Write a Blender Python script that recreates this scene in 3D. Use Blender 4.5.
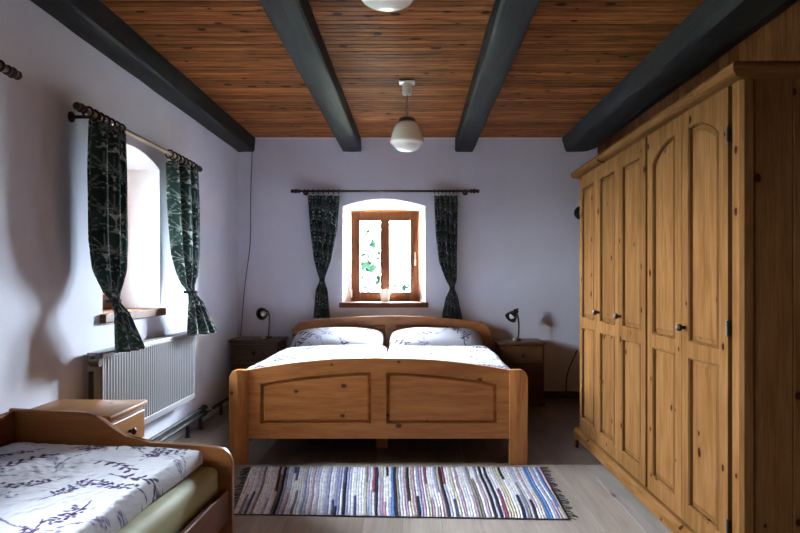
import bpy, bmesh, math, random
import numpy as np
from mathutils import Vector, Matrix, noise

scene = bpy.context.scene
for o in list(bpy.data.objects):
    bpy.data.objects.remove(o)
COL = scene.collection
PI = math.pi

# ------------------------------------------------------------------ camera
F, VX, VY, EYE = 651.0, 415.0, 280.0, 1.18      # focal length in px, vanishing point, eye height
cam = bpy.data.cameras.new('camera')
cam.sensor_width = 36.0
cam.lens = F / 800 * 36
cam.shift_x = -(VX - 400) / 800
cam.shift_y = (VY - 266.5) / 800
cam.clip_start = 0.02
camo = bpy.data.objects.new('camera', cam)
camo.location = (0, 0, EYE)
camo.rotation_euler = (PI / 2, 0, 0)
COL.objects.link(camo)
scene.camera = camo

# ------------------------------------------------------------------ light: an overcast sky through the three windows
world = bpy.data.worlds.new('overcast_sky')
scene.world = world
world.use_nodes = True
bgn = world.node_tree.nodes['Background']
wt = world.node_tree
wtc = wt.nodes.new('ShaderNodeTexCoord')
wdot = wt.nodes.new('ShaderNodeVectorMath'); wdot.operation = 'DOT_PRODUCT'
wdot.inputs[1].default_value = Vector((-0.15, 0.86, 0.48)).normalized()      # veiled sun, high beyond the back window
wmap = wt.nodes.new('ShaderNodeMapRange'); wmap.interpolation_type = 'SMOOTHSTEP'
wmap.inputs[1].default_value = 0.3; wmap.inputs[2].default_value = 1.0; wmap.inputs[3].default_value = 7.6; wmap.inputs[4].default_value = 23.0
wt.links.new(wtc.outputs['Generated'], wdot.inputs[0]); wt.links.new(wdot.outputs['Value'], wmap.inputs[0]); wt.links.new(wmap.outputs[0], bgn.inputs[1])
bgn.inputs[0].default_value = (0.84, 0.95, 1.08, 1)
scene.view_settings.view_transform = 'Standard'
scene.view_settings.look = 'None'
scene.view_settings.exposure = 4.82
scene.view_settings.gamma = 1.0
scene.view_settings.use_curve_mapping = False
scene.cycles.diffuse_bounces = 8
scene.cycles.max_bounces = 12
scene.cycles.transparent_max_bounces = 12

WL, WR, WB, WF = -1.77, 1.82, 6.5, -0.7         # wall planes
CZ = 2.60                                        # ceiling height
WIN = {1: ((-0.31, WB, 0), 0.0), 2: ((WL, 4.10, 0.03), PI / 2), 3: ((WL, 1.80, 0.03), PI / 2)}
for k, (loc, rz) in WIN.items():                 # sampling portals in the window openings
    l = bpy.data.lights.new('window_portal', 'AREA')
    l.shape = 'RECTANGLE'; l.size = 0.74; l.size_y = 0.98
    l.cycles.is_portal = True
    lo = bpy.data.objects.new('window_portal', l)
    off = Matrix.Rotation(rz, 3, 'Z') @ Vector((0, 0.37, 1.425))
    lo.location = Vector(loc) + off
    lo.rotation_euler = (-PI / 2, 0, rz)
    lo['kind'] = 'helper'
    COL.objects.link(lo)


def P(px, py, d):
    """point at depth d (metres) along the ray of a photo pixel"""
    return ((px - VX) / F * d, d, EYE - (py - VY) / F * d)


# ------------------------------------------------------------------ object helpers
def thing(name, loc=(0, 0, 0), rz=0.0, label=None, cat=None, group=None, kind=None):
    o = bpy.data.objects.new(name, None)
    o.empty_display_size = 0.1
    o.location = loc
    o.rotation_euler = (0, 0, rz)
    COL.objects.link(o)
    return tag(o, label, cat, group, kind)


def tag(o, label=None, cat=None, group=None, kind=None):
    if label: o['label'] = label
    if cat: o['category'] = cat
    if group: o['group'] = group
    if kind: o['kind'] = kind
    return o


def meshdata(name, geo, mat, smooth=None, fix=True, cols=None):
    v, f = geo
    me = bpy.data.meshes.new(name)
    me.from_pydata([tuple(p) for p in v], [], [tuple(q) for q in f])
    if fix:
        bm = bmesh.new(); bm.from_mesh(me)
        bmesh.ops.recalc_face_normals(bm, faces=bm.faces)
        bm.to_mesh(me); bm.free()
    me.materials.append(mat)
    if cols is not None:
        a = me.color_attributes.new('Col', 'FLOAT_COLOR', 'POINT')
        c = np.ones((len(me.vertices), 4), dtype=np.float32)
        c[:, :3] = cols
        a.data.foreach_set('color', c.ravel())
    if smooth is not None:
        me.polygons.foreach_set('use_smooth', [True] * len(me.polygons))
        me.set_sharp_from_angle(angle=math.radians(smooth))
    return me


def link(name, me, parent=None, loc=None, rz=0.0):
    o = bpy.data.objects.new(name, me)
    COL.objects.link(o)
    if parent is not None: o.parent = parent
    if loc is not None: o.location = loc
    if rz: o.rotation_euler = (0, 0, rz)
    return o


def mk(name, geo, mat, parent=None, loc=None, rz=0.0, smooth=None, fix=True, cols=None):
    return link(name, meshdata(name, geo, mat, smooth, fix, cols), parent, loc, rz)


def copy_tree(o, parent=None):
    c = o.copy(); COL.objects.link(c); c.parent = parent
    for ch in list(o.children): copy_tree(ch, c)
    return c


# ------------------------------------------------------------------ geometry helpers: each returns (verts, faces)
def join(*gs):
    v, f = [], []
    for g in gs:
        n = len(v); v += list(g[0]); f += [tuple(i + n for i in q) for q in g[1]]
    return v, f


def xf(g, m):
    return [tuple(m @ Vector(p)) for p in g[0]], g[1]


def move(g, x=0, y=0, z=0):
    return [(p[0] + x, p[1] + y, p[2] + z) for p in g[0]], g[1]


def bm_out(bm):
    bm.verts.index_update()
    r = [tuple(v.co) for v in bm.verts], [tuple(v.index for v in f.verts) for f in bm.faces]
    bm.free()
    return r


def box(x0, x1, y0, y1, z0, z1, bev=0.0, seg=2):
    v = [(x, y, z) for x in (x0, x1) for y in (y0, y1) for z in (z0, z1)]
    f = [(0, 1, 3, 2), (4, 6, 7, 5), (0, 4, 5, 1), (2, 3, 7, 6), (0, 2, 6, 4), (1, 5, 7, 3)]
    if bev <= 0: return v, f
    bm = bmesh.new()
    vs = [bm.verts.new(p) for p in v]
    for q in f: bm.faces.new([vs[i] for i in q])
    bmesh.ops.bevel(bm, geom=list(bm.edges), offset=bev, segments=seg, affect='EDGES', profile=0.5)
    return bm_out(bm)


AX = {'x': lambda a, b, c: (c, a, b), 'y': lambda a, b, c: (a, c, b), 'z': lambda a, b, c: (a, b, c)}


def prism(poly, ax, c0, c1, bev=0.0, seg=2):
    """2D outline extruded along an axis: 'x' takes (y,z), 'y' takes (x,z), 'z' takes (x,y)"""
    m = AX[ax]; n = len(poly)
    v = [m(a, b, c0) for a, b in poly] + [m(a, b, c1) for a, b in poly]
    f = [tuple(range(n)), tuple(range(n, 2 * n))] + [(i, (i + 1) % n, n + (i + 1) % n, n + i) for i in range(n)]
    if bev <= 0: return v, f
    bm = bmesh.new()
    vs = [bm.verts.new(p) for p in v]
    caps = [bm.faces.new([vs[i] for i in q]) for q in f][:2]
    es = set()
    for c in caps: es.update(c.edges)
    bmesh.ops.bevel(bm, geom=list(es), offset=bev, segments=seg, affect='EDGES', profile=0.5)
    return bm_out(bm)


def plate(outer, holes, ax, c0, c1):
    """outline with holes, extruded (front at c0, back at c1)"""
    m = AX[ax]
    bm = bmesh.new(); edges = []
    for lp in [outer] + holes:
        vs = [bm.verts.new((a, b, 0)) for a, b in lp]
        edges += [bm.edges.new((vs[i], vs[(i + 1) % len(vs)])) for i in range(len(vs))]
    bmesh.ops.triangle_fill(bm, use_beauty=True, use_dissolve=False, edges=edges)
    v, f = bm_out(bm)
    n = len(v)
    V = [m(p[0], p[1], c0) for p in v]
    if c1 is None: return V, f
    V += [m(p[0], p[1], c1) for p in v]
    FF = list(f) + [tuple(i + n for i in reversed(q)) for q in f]
    k = 0
    for lp in [outer] + holes:
        L = len(lp)
        FF += [(k + i, k + (i + 1) % L, n + k + (i + 1) % L, n + k + i) for i in range(L)]
        k += L
    return V, FF


def area2(p):
    return sum(p[i][0] * p[(i + 1) % len(p)][1] - p[(i + 1) % len(p)][0] * p[i][1] for i in range(len(p)))


def inset(poly, d):
    s = 1 if area2(poly) > 0 else -1
    n = len(poly); out = []
    for i in range(n):
        a, b, c = Vector(poly[i - 1]), Vector(poly[i]), Vector(poly[(i + 1) % n])
        e1, e2 = (b - a).normalized(), (c - b).normalized()
        n1, n2 = Vector((-e1.y, e1.x)) * s, Vector((-e2.y, e2.x)) * s
        m = n1 + n2
        m = m / max(m.dot(n1), 0.25) if m.length > 1e-6 else n1
        out.append(tuple(b + m * d))
    return out


def panel_geo(poly, ax, c, depth, rim=0.010, slope=0.02, rise=0.009):
    """raised field inside a recess: recess floor at c+depth, sloped up to c+depth-rise"""
    m = AX[ax]; sgn = 1 if depth > 0 else -1
    loops = [(inset(poly, -0.002), c + depth + 0.004 * sgn), (inset(poly, -0.002), c + depth), (inset(poly, rim), c + depth),
             (inset(poly, rim + slope), c + depth - rise * sgn)]
    n = len(poly); v = []; f = []
    for lp, cc in loops: v += [m(a, b, cc) for a, b in lp]
    for k in range(len(loops) - 1):
        f += [(k * n + i, k * n + (i + 1) % n, (k + 1) * n + (i + 1) % n, (k + 1) * n + i) for i in range(n)]
    f.append(tuple(range((len(loops) - 1) * n, len(loops) * n)))
    return v, f


def lathe(prof, n=24, cap=True):
    v = []; f = []
    for r, z in prof: v += [(r * math.cos(2 * PI * i / n), r * math.sin(2 * PI * i / n), z) for i in range(n)]
    for k in range(len(prof) - 1):
        f += [(k * n + i, k * n + (i + 1) % n, (k + 1) * n + (i + 1) % n, (k + 1) * n + i) for i in range(n)]
    if cap:
        f.append(tuple(range(n))); f.append(tuple(range((len(prof) - 1) * n, len(prof) * n)))
    return v, f


def aim(g, at, d):
    """turn a lathe's +z axis to direction d and move it to a point"""
    q = Vector((0, 0, 1)).rotation_difference(Vector(d).normalized()).to_matrix()
    return [tuple(q @ Vector(p) + Vector(at)) for p in g[0]], g[1]


def tube(pts, r, n=10, cap=True, smoothing=0):
    P3 = [Vector(p) for p in pts]
    for _ in range(smoothing):
        q = [P3[0]]
        for a, b in zip(P3[:-1], P3[1:]): q += [a * .75 + b * .25, a * .25 + b * .75]
        P3 = q + [P3[-1]]
    v = []; f = []; up = None
    for i, p in enumerate(P3):
        t = (P3[min(i + 1, len(P3) - 1)] - P3[max(i - 1, 0)]).normalized()
        if up is None:
            up = Vector((0, 0, 1)) if abs(t.z) < .9 else Vector((1, 0, 0))
        s = t.cross(up).normalized(); up = s.cross(t).normalized()
        v += [tuple(p + (s * math.cos(2 * PI * k / n) + up * math.sin(2 * PI * k / n)) * r) for k in range(n)]
    for i in range(len(P3) - 1):
        f += [(i * n + k, i * n + (k + 1) % n, (i + 1) * n + (k + 1) % n, (i + 1) * n + k) for k in range(n)]
    if cap: f += [tuple(range(n)), tuple(range((len(P3) - 1) * n, len(P3) * n))]
    return v, f


def torus(R, r, ax='x', n=20, m=8):
    v = []; f = []
    for i in range(n):
        a = 2 * PI * i / n
        for j in range(m):
            b = 2 * PI * j / m
            p = ((R + r * math.cos(b)) * math.cos(a), (R + r * math.cos(b)) * math.sin(a), r * math.sin(b))
            v.append(AX[ax](*p))
            f.append((i * m + j, i * m + (j + 1) % m, ((i + 1) % n) * m + (j + 1) % m, ((i + 1) % n) * m + j))
    return v, f


def grid(fn, nu, nv):
    v = [fn(i / nu, j / nv) for j in range(nv + 1) for i in range(nu + 1)]
    w = nu + 1
    f = [(j * w + i, j * w + i + 1, (j + 1) * w + i + 1, (j + 1) * w + i) for j in range(nv) for i in range(nu)]
    return v, f


# ------------------------------------------------------------------ materials
def lin(r, g, b):
    f = lambda c: ((c / 255 + 0.055) / 1.055) ** 2.4 if c > 10.3 else c / 255 / 12.92
    return (f(r), f(g), f(b), 1)


class NT:
    def __init__(self, name):
        self.m = bpy.data.materials.new(name); self.m.use_nodes = True
        self.t = self.m.node_tree; self.b = self.t.nodes['Principled BSDF']
        self.out = self.t.nodes['Material Output']

    def n(self, typ, **kw):
        x = self.t.nodes.new(typ)
        for k, v in kw.items():
            if k.startswith('i_'): x.inputs[k[2:].replace('_', ' ')].default_value = v
            elif k.startswith('n_'): x.inputs[int(k[2:])].default_value = v
            else: setattr(x, k, v)
        return x

    def l(self, a, b): self.t.links.new(a, b)

    def math(self, op, a, b=None, c=None):
        x = self.n('ShaderNodeMath', operation=op)
        for i, s in enumerate((a, b, c)):
            if s is None: continue
            if isinstance(s, (int, float)): x.inputs[i].default_value = s
            else: self.l(s, x.inputs[i])
        return x.outputs[0]

    def mix(self, fac, a, b, mode='MIX'):
        x = self.n('ShaderNodeMix', data_type='RGBA', blend_type=mode)
        for i, s in ((0, fac), (6, a), (7, b)):
            if isinstance(s, (int, float, tuple)): x.inputs[i].default_value = s
            else: self.l(s, x.inputs[i])
        return x.outputs[2]

    def ramp(self, fac, a, b):
        x = self.n('ShaderNodeMapRange', interpolation_type='SMOOTHSTEP')
        self.l(fac, x.inputs[0]); x.inputs[1].default_value = a; x.inputs[2].default_value = b
        return x.outputs[0]

    def bump(self, h, strength, dist=0.01):
        x = self.n('ShaderNodeBump'); x.inputs['Strength'].default_value = strength; x.inputs['Distance'].default_value = dist
        self.l(h, x.inputs['Height']); self.l(x.outputs[0], self.b.inputs['Normal'])

    def coords(self, rand=True):
        tc = self.n('ShaderNodeTexCoord').outputs['Object']
        if not rand: return tc
        oi = self.n('ShaderNodeObjectInfo').outputs['Random']
        vm = self.n('ShaderNodeVectorMath', operation='SCALE'); vm.inputs[0].default_value = (17.3, 23.9, 31.7); self.l(oi, vm.inputs['Scale'])
        va = self.n('ShaderNodeVectorMath', operation='ADD'); self.l(tc, va.inputs[0]); self.l(vm.outputs[0], va.inputs[1])
        return va.outputs[0]

    def mapping(self, vec, scale):
        x = self.n('ShaderNodeMapping'); x.inputs['Scale'].default_value = scale; self.l(vec, x.inputs[0])
        return x.outputs[0]


def plain(name, col, rough=0.5, metal=0.0, spec=0.5, noise_amt=0.0, noise_scale=20, bump=0.0):
    t = NT(name); b = t.b
    b.inputs['Base Color'].default_value = col; b.inputs['Roughness'].default_value = rough
    b.inputs['Metallic'].default_value = metal; b.inputs['Specular IOR Level'].default_value = spec
    if noise_amt or bump:
        nz = t.n('ShaderNodeTexNoise', i_Scale=noise_scale, i_Detail=4.0); t.l(t.coords(False), nz.inputs['Vector'])
        if noise_amt:
            d = tuple(c * (1 - noise_amt) for c in col[:3]) + (1,)
            t.l(t.mix(nz.outputs[0], d, col), b.inputs['Base Color'])
        if bump: t.bump(nz.outputs[0], bump)
    return t.m


def wood(name, light, dark, grain='z', normal='y', knot=None, rough=0.42, knot_scale=6.0, knot_keep=0.5, knot_size=0.075,
         vary=0.25, contrast=1.0, streak=45.0, bumpy=0.15, spec=0.3):
    t = NT(name); b = t.b; ai = 'xyz'.index(grain)
    p = t.coords()
    sc = [1.0, 1.0, 1.0]; sc[ai] = 0.045
    pm = t.mapping(p, tuple(sc))
    fine = t.n('ShaderNodeTexNoise', i_Scale=streak * 4, i_Detail=3.0); t.l(pm, fine.inputs['Vector'])
    sb = [1.0, 1.0, 1.0]; sb[ai] = 0.10
    broad = t.n('ShaderNodeTexNoise', i_Scale=streak * 0.55, i_Detail=5.0, i_Roughness=0.6, i_Distortion=0.6); t.l(t.mapping(p, tuple(sb)), broad.inputs['Vector'])
    fac = t.math('ADD', t.math('MULTIPLY', broad.outputs[0], 0.65), t.math('MULTIPLY', fine.outputs[0], 0.35))
    fac = t.ramp(fac, 0.5 - 0.16 / contrast, 0.5 + 0.16 / contrast)
    col = t.mix(fac, dark, light)
    oi = t.n('ShaderNodeObjectInfo').outputs['Random']
    if knot is not None:
        kn = [1.0, 1.0, 1.0]; kn[ai] = 0.75
        sx = t.n('ShaderNodeSeparateXYZ'); t.l(t.mapping(p, tuple(kn)), sx.inputs[0])
        cx_ = t.n('ShaderNodeCombineXYZ'); keep_ax = [i for i in range(3) if i != 'xyz'.index(normal)]
        t.l(sx.outputs[keep_ax[0]], cx_.inputs[0]); t.l(sx.outputs[keep_ax[1]], cx_.inputs[1])
        vo = t.n('ShaderNodeTexVoronoi', voronoi_dimensions='2D', i_Scale=knot_scale); t.l(cx_.outputs[0], vo.inputs['Vector'])
        wob = t.n('ShaderNodeTexNoise', i_Scale=60.0); t.l(p, wob.inputs['Vector'])
        dist = t.math('ADD', vo.outputs['Distance'], t.math('MULTIPLY', t.math('SUBTRACT', wob.outputs[0], 0.5), 0.03))
        sep = t.n('ShaderNodeSeparateColor'); t.l(vo.outputs['Color'], sep.inputs[0])
        keep = t.math('LESS_THAN', sep.outputs[0], knot_keep)
        size = t.math('MULTIPLY', t.math('ADD', sep.outputs[1], 0.35), knot_size)
        r = t.math('DIVIDE', dist, size)
        halo = t.math('MULTIPLY', t.math('SUBTRACT', 1.0, t.ramp(r, 0.6, 2.6)), keep)
        core = t.math('MULTIPLY', t.math('SUBTRACT', 1.0, t.ramp(r, 0.7, 1.05)), keep)
        col = t.mix(t.math('MULTIPLY', halo, 0.45), col, dark)
        col = t.mix(t.math('MULTIPLY', core, 1.0), col, knot)
    v = t.n('ShaderNodeHueSaturation'); t.l(col, v.inputs['Color'])
    t.l(t.math('ADD', t.math('MULTIPLY', oi, vary), 1.0 - vary / 2), v.inputs['Value'])
    t.l(v.outputs[0], b.inputs['Base Color'])
    b.inputs['Roughness'].default_value = rough
    b.inputs['Specular IOR Level'].default_value = spec
    t.bump(fac, bumpy, 0.002)
    return t.m


def attr_mat(name, rough=0.9, transl=0.0, bump=0.0, scale=150):
    t = NT(name); b = t.b
    a = t.n('ShaderNodeAttribute', attribute_name='Col')
    t.l(a.outputs['Color'], b.inputs['Base Color'])
    b.inputs['Roughness'].default_value = rough; b.inputs['Specular IOR Level'].default_value = 0.15
    if bump:
        nz = t.n('ShaderNodeTexNoise', i_Scale=scale, i_Detail=3.0); t.l(t.coords(False), nz.inputs['Vector'])
        t.bump(nz.outputs[0], bump, 0.004)
    if transl:
        tr = t.n('ShaderNodeBsdfTranslucent'); t.l(a.outputs['Color'], tr.inputs[0])
        mx = t.n('ShaderNodeMixShader'); mx.inputs[0].default_value = transl
        t.l(b.outputs[0], mx.inputs[1]); t.l(tr.outputs[0], mx.inputs[2]); t.l(mx.outputs[0], t.out.inputs[0])
    return t.m


def plaster(name, col, rough=0.95):
    t = NT(name); b = t.b; p = t.coords(False)
    n1 = t.n('ShaderNodeTexNoise', i_Scale=1.4, i_Detail=5.0); t.l(p, n1.inputs['Vector'])
    n2 = t.n('ShaderNodeTexNoise', i_Scale=38.0, i_Detail=6.0, i_Roughness=0.65); t.l(p, n2.inputs['Vector'])
    d = tuple(c * 0.90 for c in col[:3]) + (1,)
    t.l(t.mix(t.ramp(n1.outputs[0], .3, .7), d, col), b.inputs['Base Color'])
    b.inputs['Roughness'].default_value = rough; b.inputs['Specular IOR Level'].default_value = 0.1
    t.bump(n2.outputs[0], 0.18, 0.006)
    return t.m


def glass_mat():
    t = NT('window_glass')
    tr = t.n('ShaderNodeBsdfTransparent'); tr.inputs[0].default_value = (0.97, 0.98, 0.98, 1)
    gl = t.n('ShaderNodeBsdfGlossy'); gl.inputs['Roughness'].default_value = 0.02
    fr = t.n('ShaderNodeFresnel'); fr.inputs[0].default_value = 1.45
    mx = t.n('ShaderNodeMixShader'); t.l(fr.outputs[0], mx.inputs[0])
    t.l(tr.outputs[0], mx.inputs[1]); t.l(gl.outputs[0], mx.inputs[2]); t.l(mx.outputs[0], t.out.inputs[0])
    t.t.nodes.remove(t.b)
    return t.m


PINE_L, PINE_D, KNOT = (0.142, 0.069, 0.0245, 1), (0.092, 0.039, 0.012, 1), (0.022, 0.007, 0.004, 1)
pine_front = wood('pine_wardrobe_front', PINE_L, PINE_D, 'z', 'x', KNOT, 0.75, spec=0.0)
pine_side = wood('pine_wardrobe_side', PINE_L, PINE_D, 'z', 'y', KNOT, 0.75, spec=0.0)
pine_rail = wood('pine_wardrobe_rail', PINE_L, PINE_D, 'y', 'x', KNOT, 0.75, spec=0.0)
pine_across = wood('pine_wardrobe_across', PINE_L, PINE_D, 'x', 'y', KNOT, 0.75, spec=0.0)
BED_L, BED_D, BED_K = (0.43, 0.18, 0.054, 1), (0.28, 0.10, 0.026, 1), (0.06, 0.02, 0.01, 1)
bed_x = wood('stained_pine_bed_across', BED_L, BED_D, 'x', 'y', BED_K, 0.36)
bed_z = wood('stained_pine_bed_upright', BED_L, BED_D, 'z', 'y', BED_K, 0.36)
bed_y = wood('stained_pine_bed_lengthwise', BED_L, BED_D, 'y', 'x', BED_K, 0.36)
DAY_L, DAY_D = (0.25, 0.092, 0.026, 1), (0.17, 0.058, 0.016, 1)
day_x = wood('oiled_wood_across', DAY_L, DAY_D, 'x', 'y', BED_K, 0.34, knot_keep=0.15)
day_y = wood('oiled_wood_lengthwise', (0.17, 0.06, 0.024, 1), (0.12, 0.038, 0.015, 1), 'y', 'x', BED_K, 0.5, knot_keep=0.1, spec=0.08)
stand_y = wood('pine_stand_lengthwise', (0.30, 0.14, 0.042, 1), (0.21, 0.088, 0.023, 1), 'y', 'x', KNOT, 0.33)
stand_t = wood('pine_stand_top', (0.30, 0.14, 0.042, 1), (0.21, 0.088, 0.023, 1), 'y', 'z', KNOT, 0.42, spec=0.2)
dark_x = wood('dark_pine_across', (0.115, 0.052, 0.022, 1), (0.075, 0.032, 0.013, 1), 'x', 'y', BED_K, 0.4)
dark_t = wood('dark_pine_top', (0.115, 0.052, 0.022, 1), (0.075, 0.032, 0.013, 1), 'x', 'z', BED_K, 0.4)
ceil_wood = wood('ceiling_board_wood', (0.34, 0.125, 0.040, 1), (0.13, 0.042, 0.013, 1), 'x', 'z', (0.045, 0.016, 0.008, 1), 0.5, knot_scale=5, knot_keep=0.5, spec=0.03, knot_size=0.11,
                 vary=0.6, contrast=1.2)
clad_wood = wood('wall_cladding_wood', (0.17, 0.07, 0.028, 1), (0.09, 0.034, 0.013, 1), 'z', 'x', (0.045, 0.016, 0.008, 1), 0.6, vary=0.5, spec=0.0)
beam_wood = wood('charcoal_painted_beam', (0.030, 0.033, 0.036, 1), (0.012, 0.013, 0.0145, 1), 'y', 'z', (0.012, 0.012, 0.013, 1), 0.6, vary=0.1, contrast=0.8, spec=0.15,
                 streak=25, bumpy=0.5, knot_scale=4)
frame_wood = wood('window_frame_wood', (0.24, 0.084, 0.026, 1), (0.175, 0.056, 0.016, 1), 'z', 'y', None, 0.35)
sill_wood = wood('window_sill_wood', (0.15, 0.062, 0.029, 1), (0.10, 0.040, 0.018, 1), 'x', 'y', None, 0.5, spec=0.1)
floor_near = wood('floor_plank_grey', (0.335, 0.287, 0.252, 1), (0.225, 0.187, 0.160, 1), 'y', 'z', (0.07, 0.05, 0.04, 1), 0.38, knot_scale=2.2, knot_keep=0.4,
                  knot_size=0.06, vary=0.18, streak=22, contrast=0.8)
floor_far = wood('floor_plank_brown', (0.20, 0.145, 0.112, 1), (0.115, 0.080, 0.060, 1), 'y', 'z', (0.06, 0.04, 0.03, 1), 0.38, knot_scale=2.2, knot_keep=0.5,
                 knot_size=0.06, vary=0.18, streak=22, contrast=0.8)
rod_wood = wood('curtain_rod_wood', (0.22, 0.11, 0.05, 1), (0.13, 0.06, 0.028, 1), 'x', 'y', None, 0.3)
finial_wood = plain('dark_turned_wood', (0.035, 0.018, 0.011, 1), 0.45, spec=0.2, noise_amt=0.3)
wall_paint = plaster('lavender_grey_plaster', (0.70, 0.715, 0.81, 1))
reveal_paint = plaster('white_reveal_plaster', (0.85, 0.85, 0.86, 1))
rad_white = plain('radiator_enamel', (0.29, 0.29, 0.30, 1), 0.35, noise_amt=0.05)
black_metal = plain('black_lacquer', (0.012, 0.012, 0.013, 1), 0.3, noise_amt=0.1)
pipe_paint = plain('dark_grey_pipe_paint', (0.022, 0.023, 0.027, 1), 0.55, spec=0.2, noise_amt=0.2)
valve_metal = plain('tarnished_brass', (0.10, 0.075, 0.05, 1), 0.4, 0.8, noise_amt=0.3)
steel = plain('brushed_steel', (0.55, 0.54, 0.52, 1), 0.3, 0.9, noise_amt=0.1)
bronze = plain('dark_bronze', (0.09, 0.08, 0.07, 1), 0.4, 0.5, noise_amt=0.2)
brass = plain('pale_brass', (0.75, 0.62, 0.40, 1), 0.3, 0.7, noise_amt=0.1)
opal = plain('opal_glass', (0.92, 0.92, 0.87, 1), 0.12, noise_amt=0.03)
ceramic = plain('white_ceramic', (0.85, 0.85, 0.84, 1), 0.3, noise_amt=0.03)
bulb_white = plain('frosted_bulb', (0.8, 0.79, 0.76, 1), 0.3, noise_amt=0.03)
knob_dark = plain('dark_brown_knob', (0.022, 0.013, 0.009, 1), 0.5, spec=0.12, noise_amt=0.2)
cable_grey = plain('grey_cable', (0.13, 0.12, 0.12, 1), 0.6, noise_amt=0.1)
cable_black = plain('black_cable', (0.02, 0.02, 0.02, 1), 0.5, noise_amt=0.1)
mattress_white = plain('mattress_ticking', (0.62, 0.62, 0.66, 1), 0.9, noise_amt=0.08)
sheet_green = plain('green_fitted_sheet', (0.34, 0.34, 0.165, 1), 0.7, noise_amt=0.10, noise_scale=9)
base_brown = plain('skirting_brown', (0.055, 0.038, 0.030, 1), 0.5, noise_amt=0.2)
shade_inside = plain('lamp_shade_inside', (0.10, 0.10, 0.11, 1), 0.35, noise_amt=0.1)
leaf_green = plain('leaf_green', (0.004, 0.009, 0.005, 1), 0.9, spec=0.0, noise_amt=0.3)
bark = plain('bark', (0.10, 0.075, 0.055, 1), 0.9, noise_amt=0.4, bump=0.4)
grass = plain('garden_grass', (0.055, 0.065, 0.038, 1), 0.95, noise_amt=0.4, noise_scale=4)
duvet_mat = attr_mat('printed_cotton', 0.9, 0.0, 0.6, 70)
curtain_mat = attr_mat('printed_curtain', 0.85, 0.22, 0.1, 300)
rug_mat = attr_mat('woven_rag', 0.95, 0.0, 0.5, 220)
glass = glass_mat()
fringe_mat = plain('dark_fringe_yarn', (0.02, 0.018, 0.02, 1), 0.9, noise_amt=0.2)
underside = plain('dark_slatted_board', (0.05, 0.04, 0.032, 1), 0.7, noise_amt=0.2)

# ------------------------------------------------------------------ the room
HW, Z0, ZS, ZT = 0.413, 0.955, 1.915, 1.99          # niche half width, bottom, spring, crown
NA = 18


def niche_loop(c, hw, z0, zs, zt):
    pts = [(c - hw, z0), (c + hw, z0)]
    for i in range(NA + 1):
        t = 1 - 2 * i / NA
        pts.append((c + hw * t, zs + (zt - zs) * math.cos(t * PI / 2) ** 0.9 if abs(t) < 1 else zs))
    return pts


def reveal(c, ax, face, back):
    m = AX[ax]
    A = niche_loop(c, HW, Z0, ZS, ZT)
    B = niche_loop(c, 0.352, Z0, 1.905, 1.905)
    n = len(A)
    v = []
    K = 5
    for k in range(K + 1):
        t = k / K
        v += [m(a[0] * (1 - t) + b[0] * t, a[1] * (1 - t) + b[1] * t, face + (back - face) * t) for a, b in zip(A, B)]
    f = [(k * n + i, k * n + (i + 1) % n, (k + 1) * n + (i + 1) % n, (k + 1) * n + i) for k in range(K) for i in range(n)]
    return v, f


wb = mk('wall_back', plate([(WL, -0.1), (WR + 0.12, -0.1), (WR + 0.12, CZ + 0.1), (WL, CZ + 0.1)], [niche_loop(-0.31, HW, Z0, ZS, ZT)], 'y', WB, None), wall_paint)
tag(wb, 'lavender grey plaster wall with a small arched window', kind='structure')
mk('window_reveal', reveal(-0.31, 'y', WB, WB + 0.36), reveal_paint, wb, smooth=40)
wl = mk('wall_left', plate([(WF - 0.1, -0.1), (WB, -0.1), (WB, CZ + 0.1), (WF - 0.1, CZ + 0.1)], [niche_loop(c, HW, Z0 + 0.03, ZS + 0.03, ZT + 0.03) for c in (4.10, 1.80)], 'x', WL, None), wall_paint)
tag(wl, 'lavender grey plaster wall above the radiator', kind='structure')
for c in (4.10, 1.80):
    mk('window_reveal', reveal(c, 'x', WL, WL - 0.36), reveal_paint, wl, (0, 0, 0.03), smooth=40)
wf = mk('wall_front', box(WL, WR, WF - 0.1, WF, -0.1, CZ + 0.1), clad_wood)
tag(wf, 'wood clad wall opposite the bed', kind='structure')
wr = mk('wall_right', box(WR + 0.012, WR + 0.1, WF, WB, -0.1, CZ + 0.1), clad_wood)
tag(wr, 'wall clad in upright reddish wooden planks behind the wardrobe', kind='structure')
y = WF
pm_ = meshdata('plank', box(WR, WR + 0.014, 0.002, 0.116, 0, CZ, 0.004, 1), clad_wood)
while y < WB - 0.01:
    w = min(0.118, WB - y)
    o = link('plank', pm_, wr, (0, y, 0)); o.scale = (1, w / 0.118, 1)
    y += 0.118

fl = mk('floor', box(WL, WR, WF, WB, -0.06, -0.004), underside)
tag(fl, 'grey brown plank floor with dull sheen', kind='structure')
rnd = random.Random(5)
x = WL
while x < WR - 0.01:
    w = min(0.19, WR - x)
    cuts = [WF, rnd.uniform(0.2, 1.6), rnd.uniform(2.2, 3.6), 4.16, rnd.uniform(4.9, 5.9), WB]
    for a, b in zip(cuts[:-1], cuts[1:]):
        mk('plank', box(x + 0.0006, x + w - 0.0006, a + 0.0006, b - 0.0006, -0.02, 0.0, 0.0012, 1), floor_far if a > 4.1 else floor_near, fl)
    x += 0.19

ce = mk('ceiling', box(WL, WR, WF, WB, CZ + 0.016, CZ + 0.08), underside)
tag(ce, 'ceiling of narrow reddish brown tongue and groove boards', kind='structure')
bd = meshdata('board', join(box(WL, WR, 0.0025, 0.0575, CZ, CZ + 0.015, 0.003, 1), box(WL, WR, -0.003, 0.004, CZ + 0.006, CZ + 0.014)), ceil_wood)
for i in range(120):
    yy = WF + i * 0.06
    if yy > WB - 0.06: break
    link('board', bd, ce, (0, yy, 0))


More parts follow.
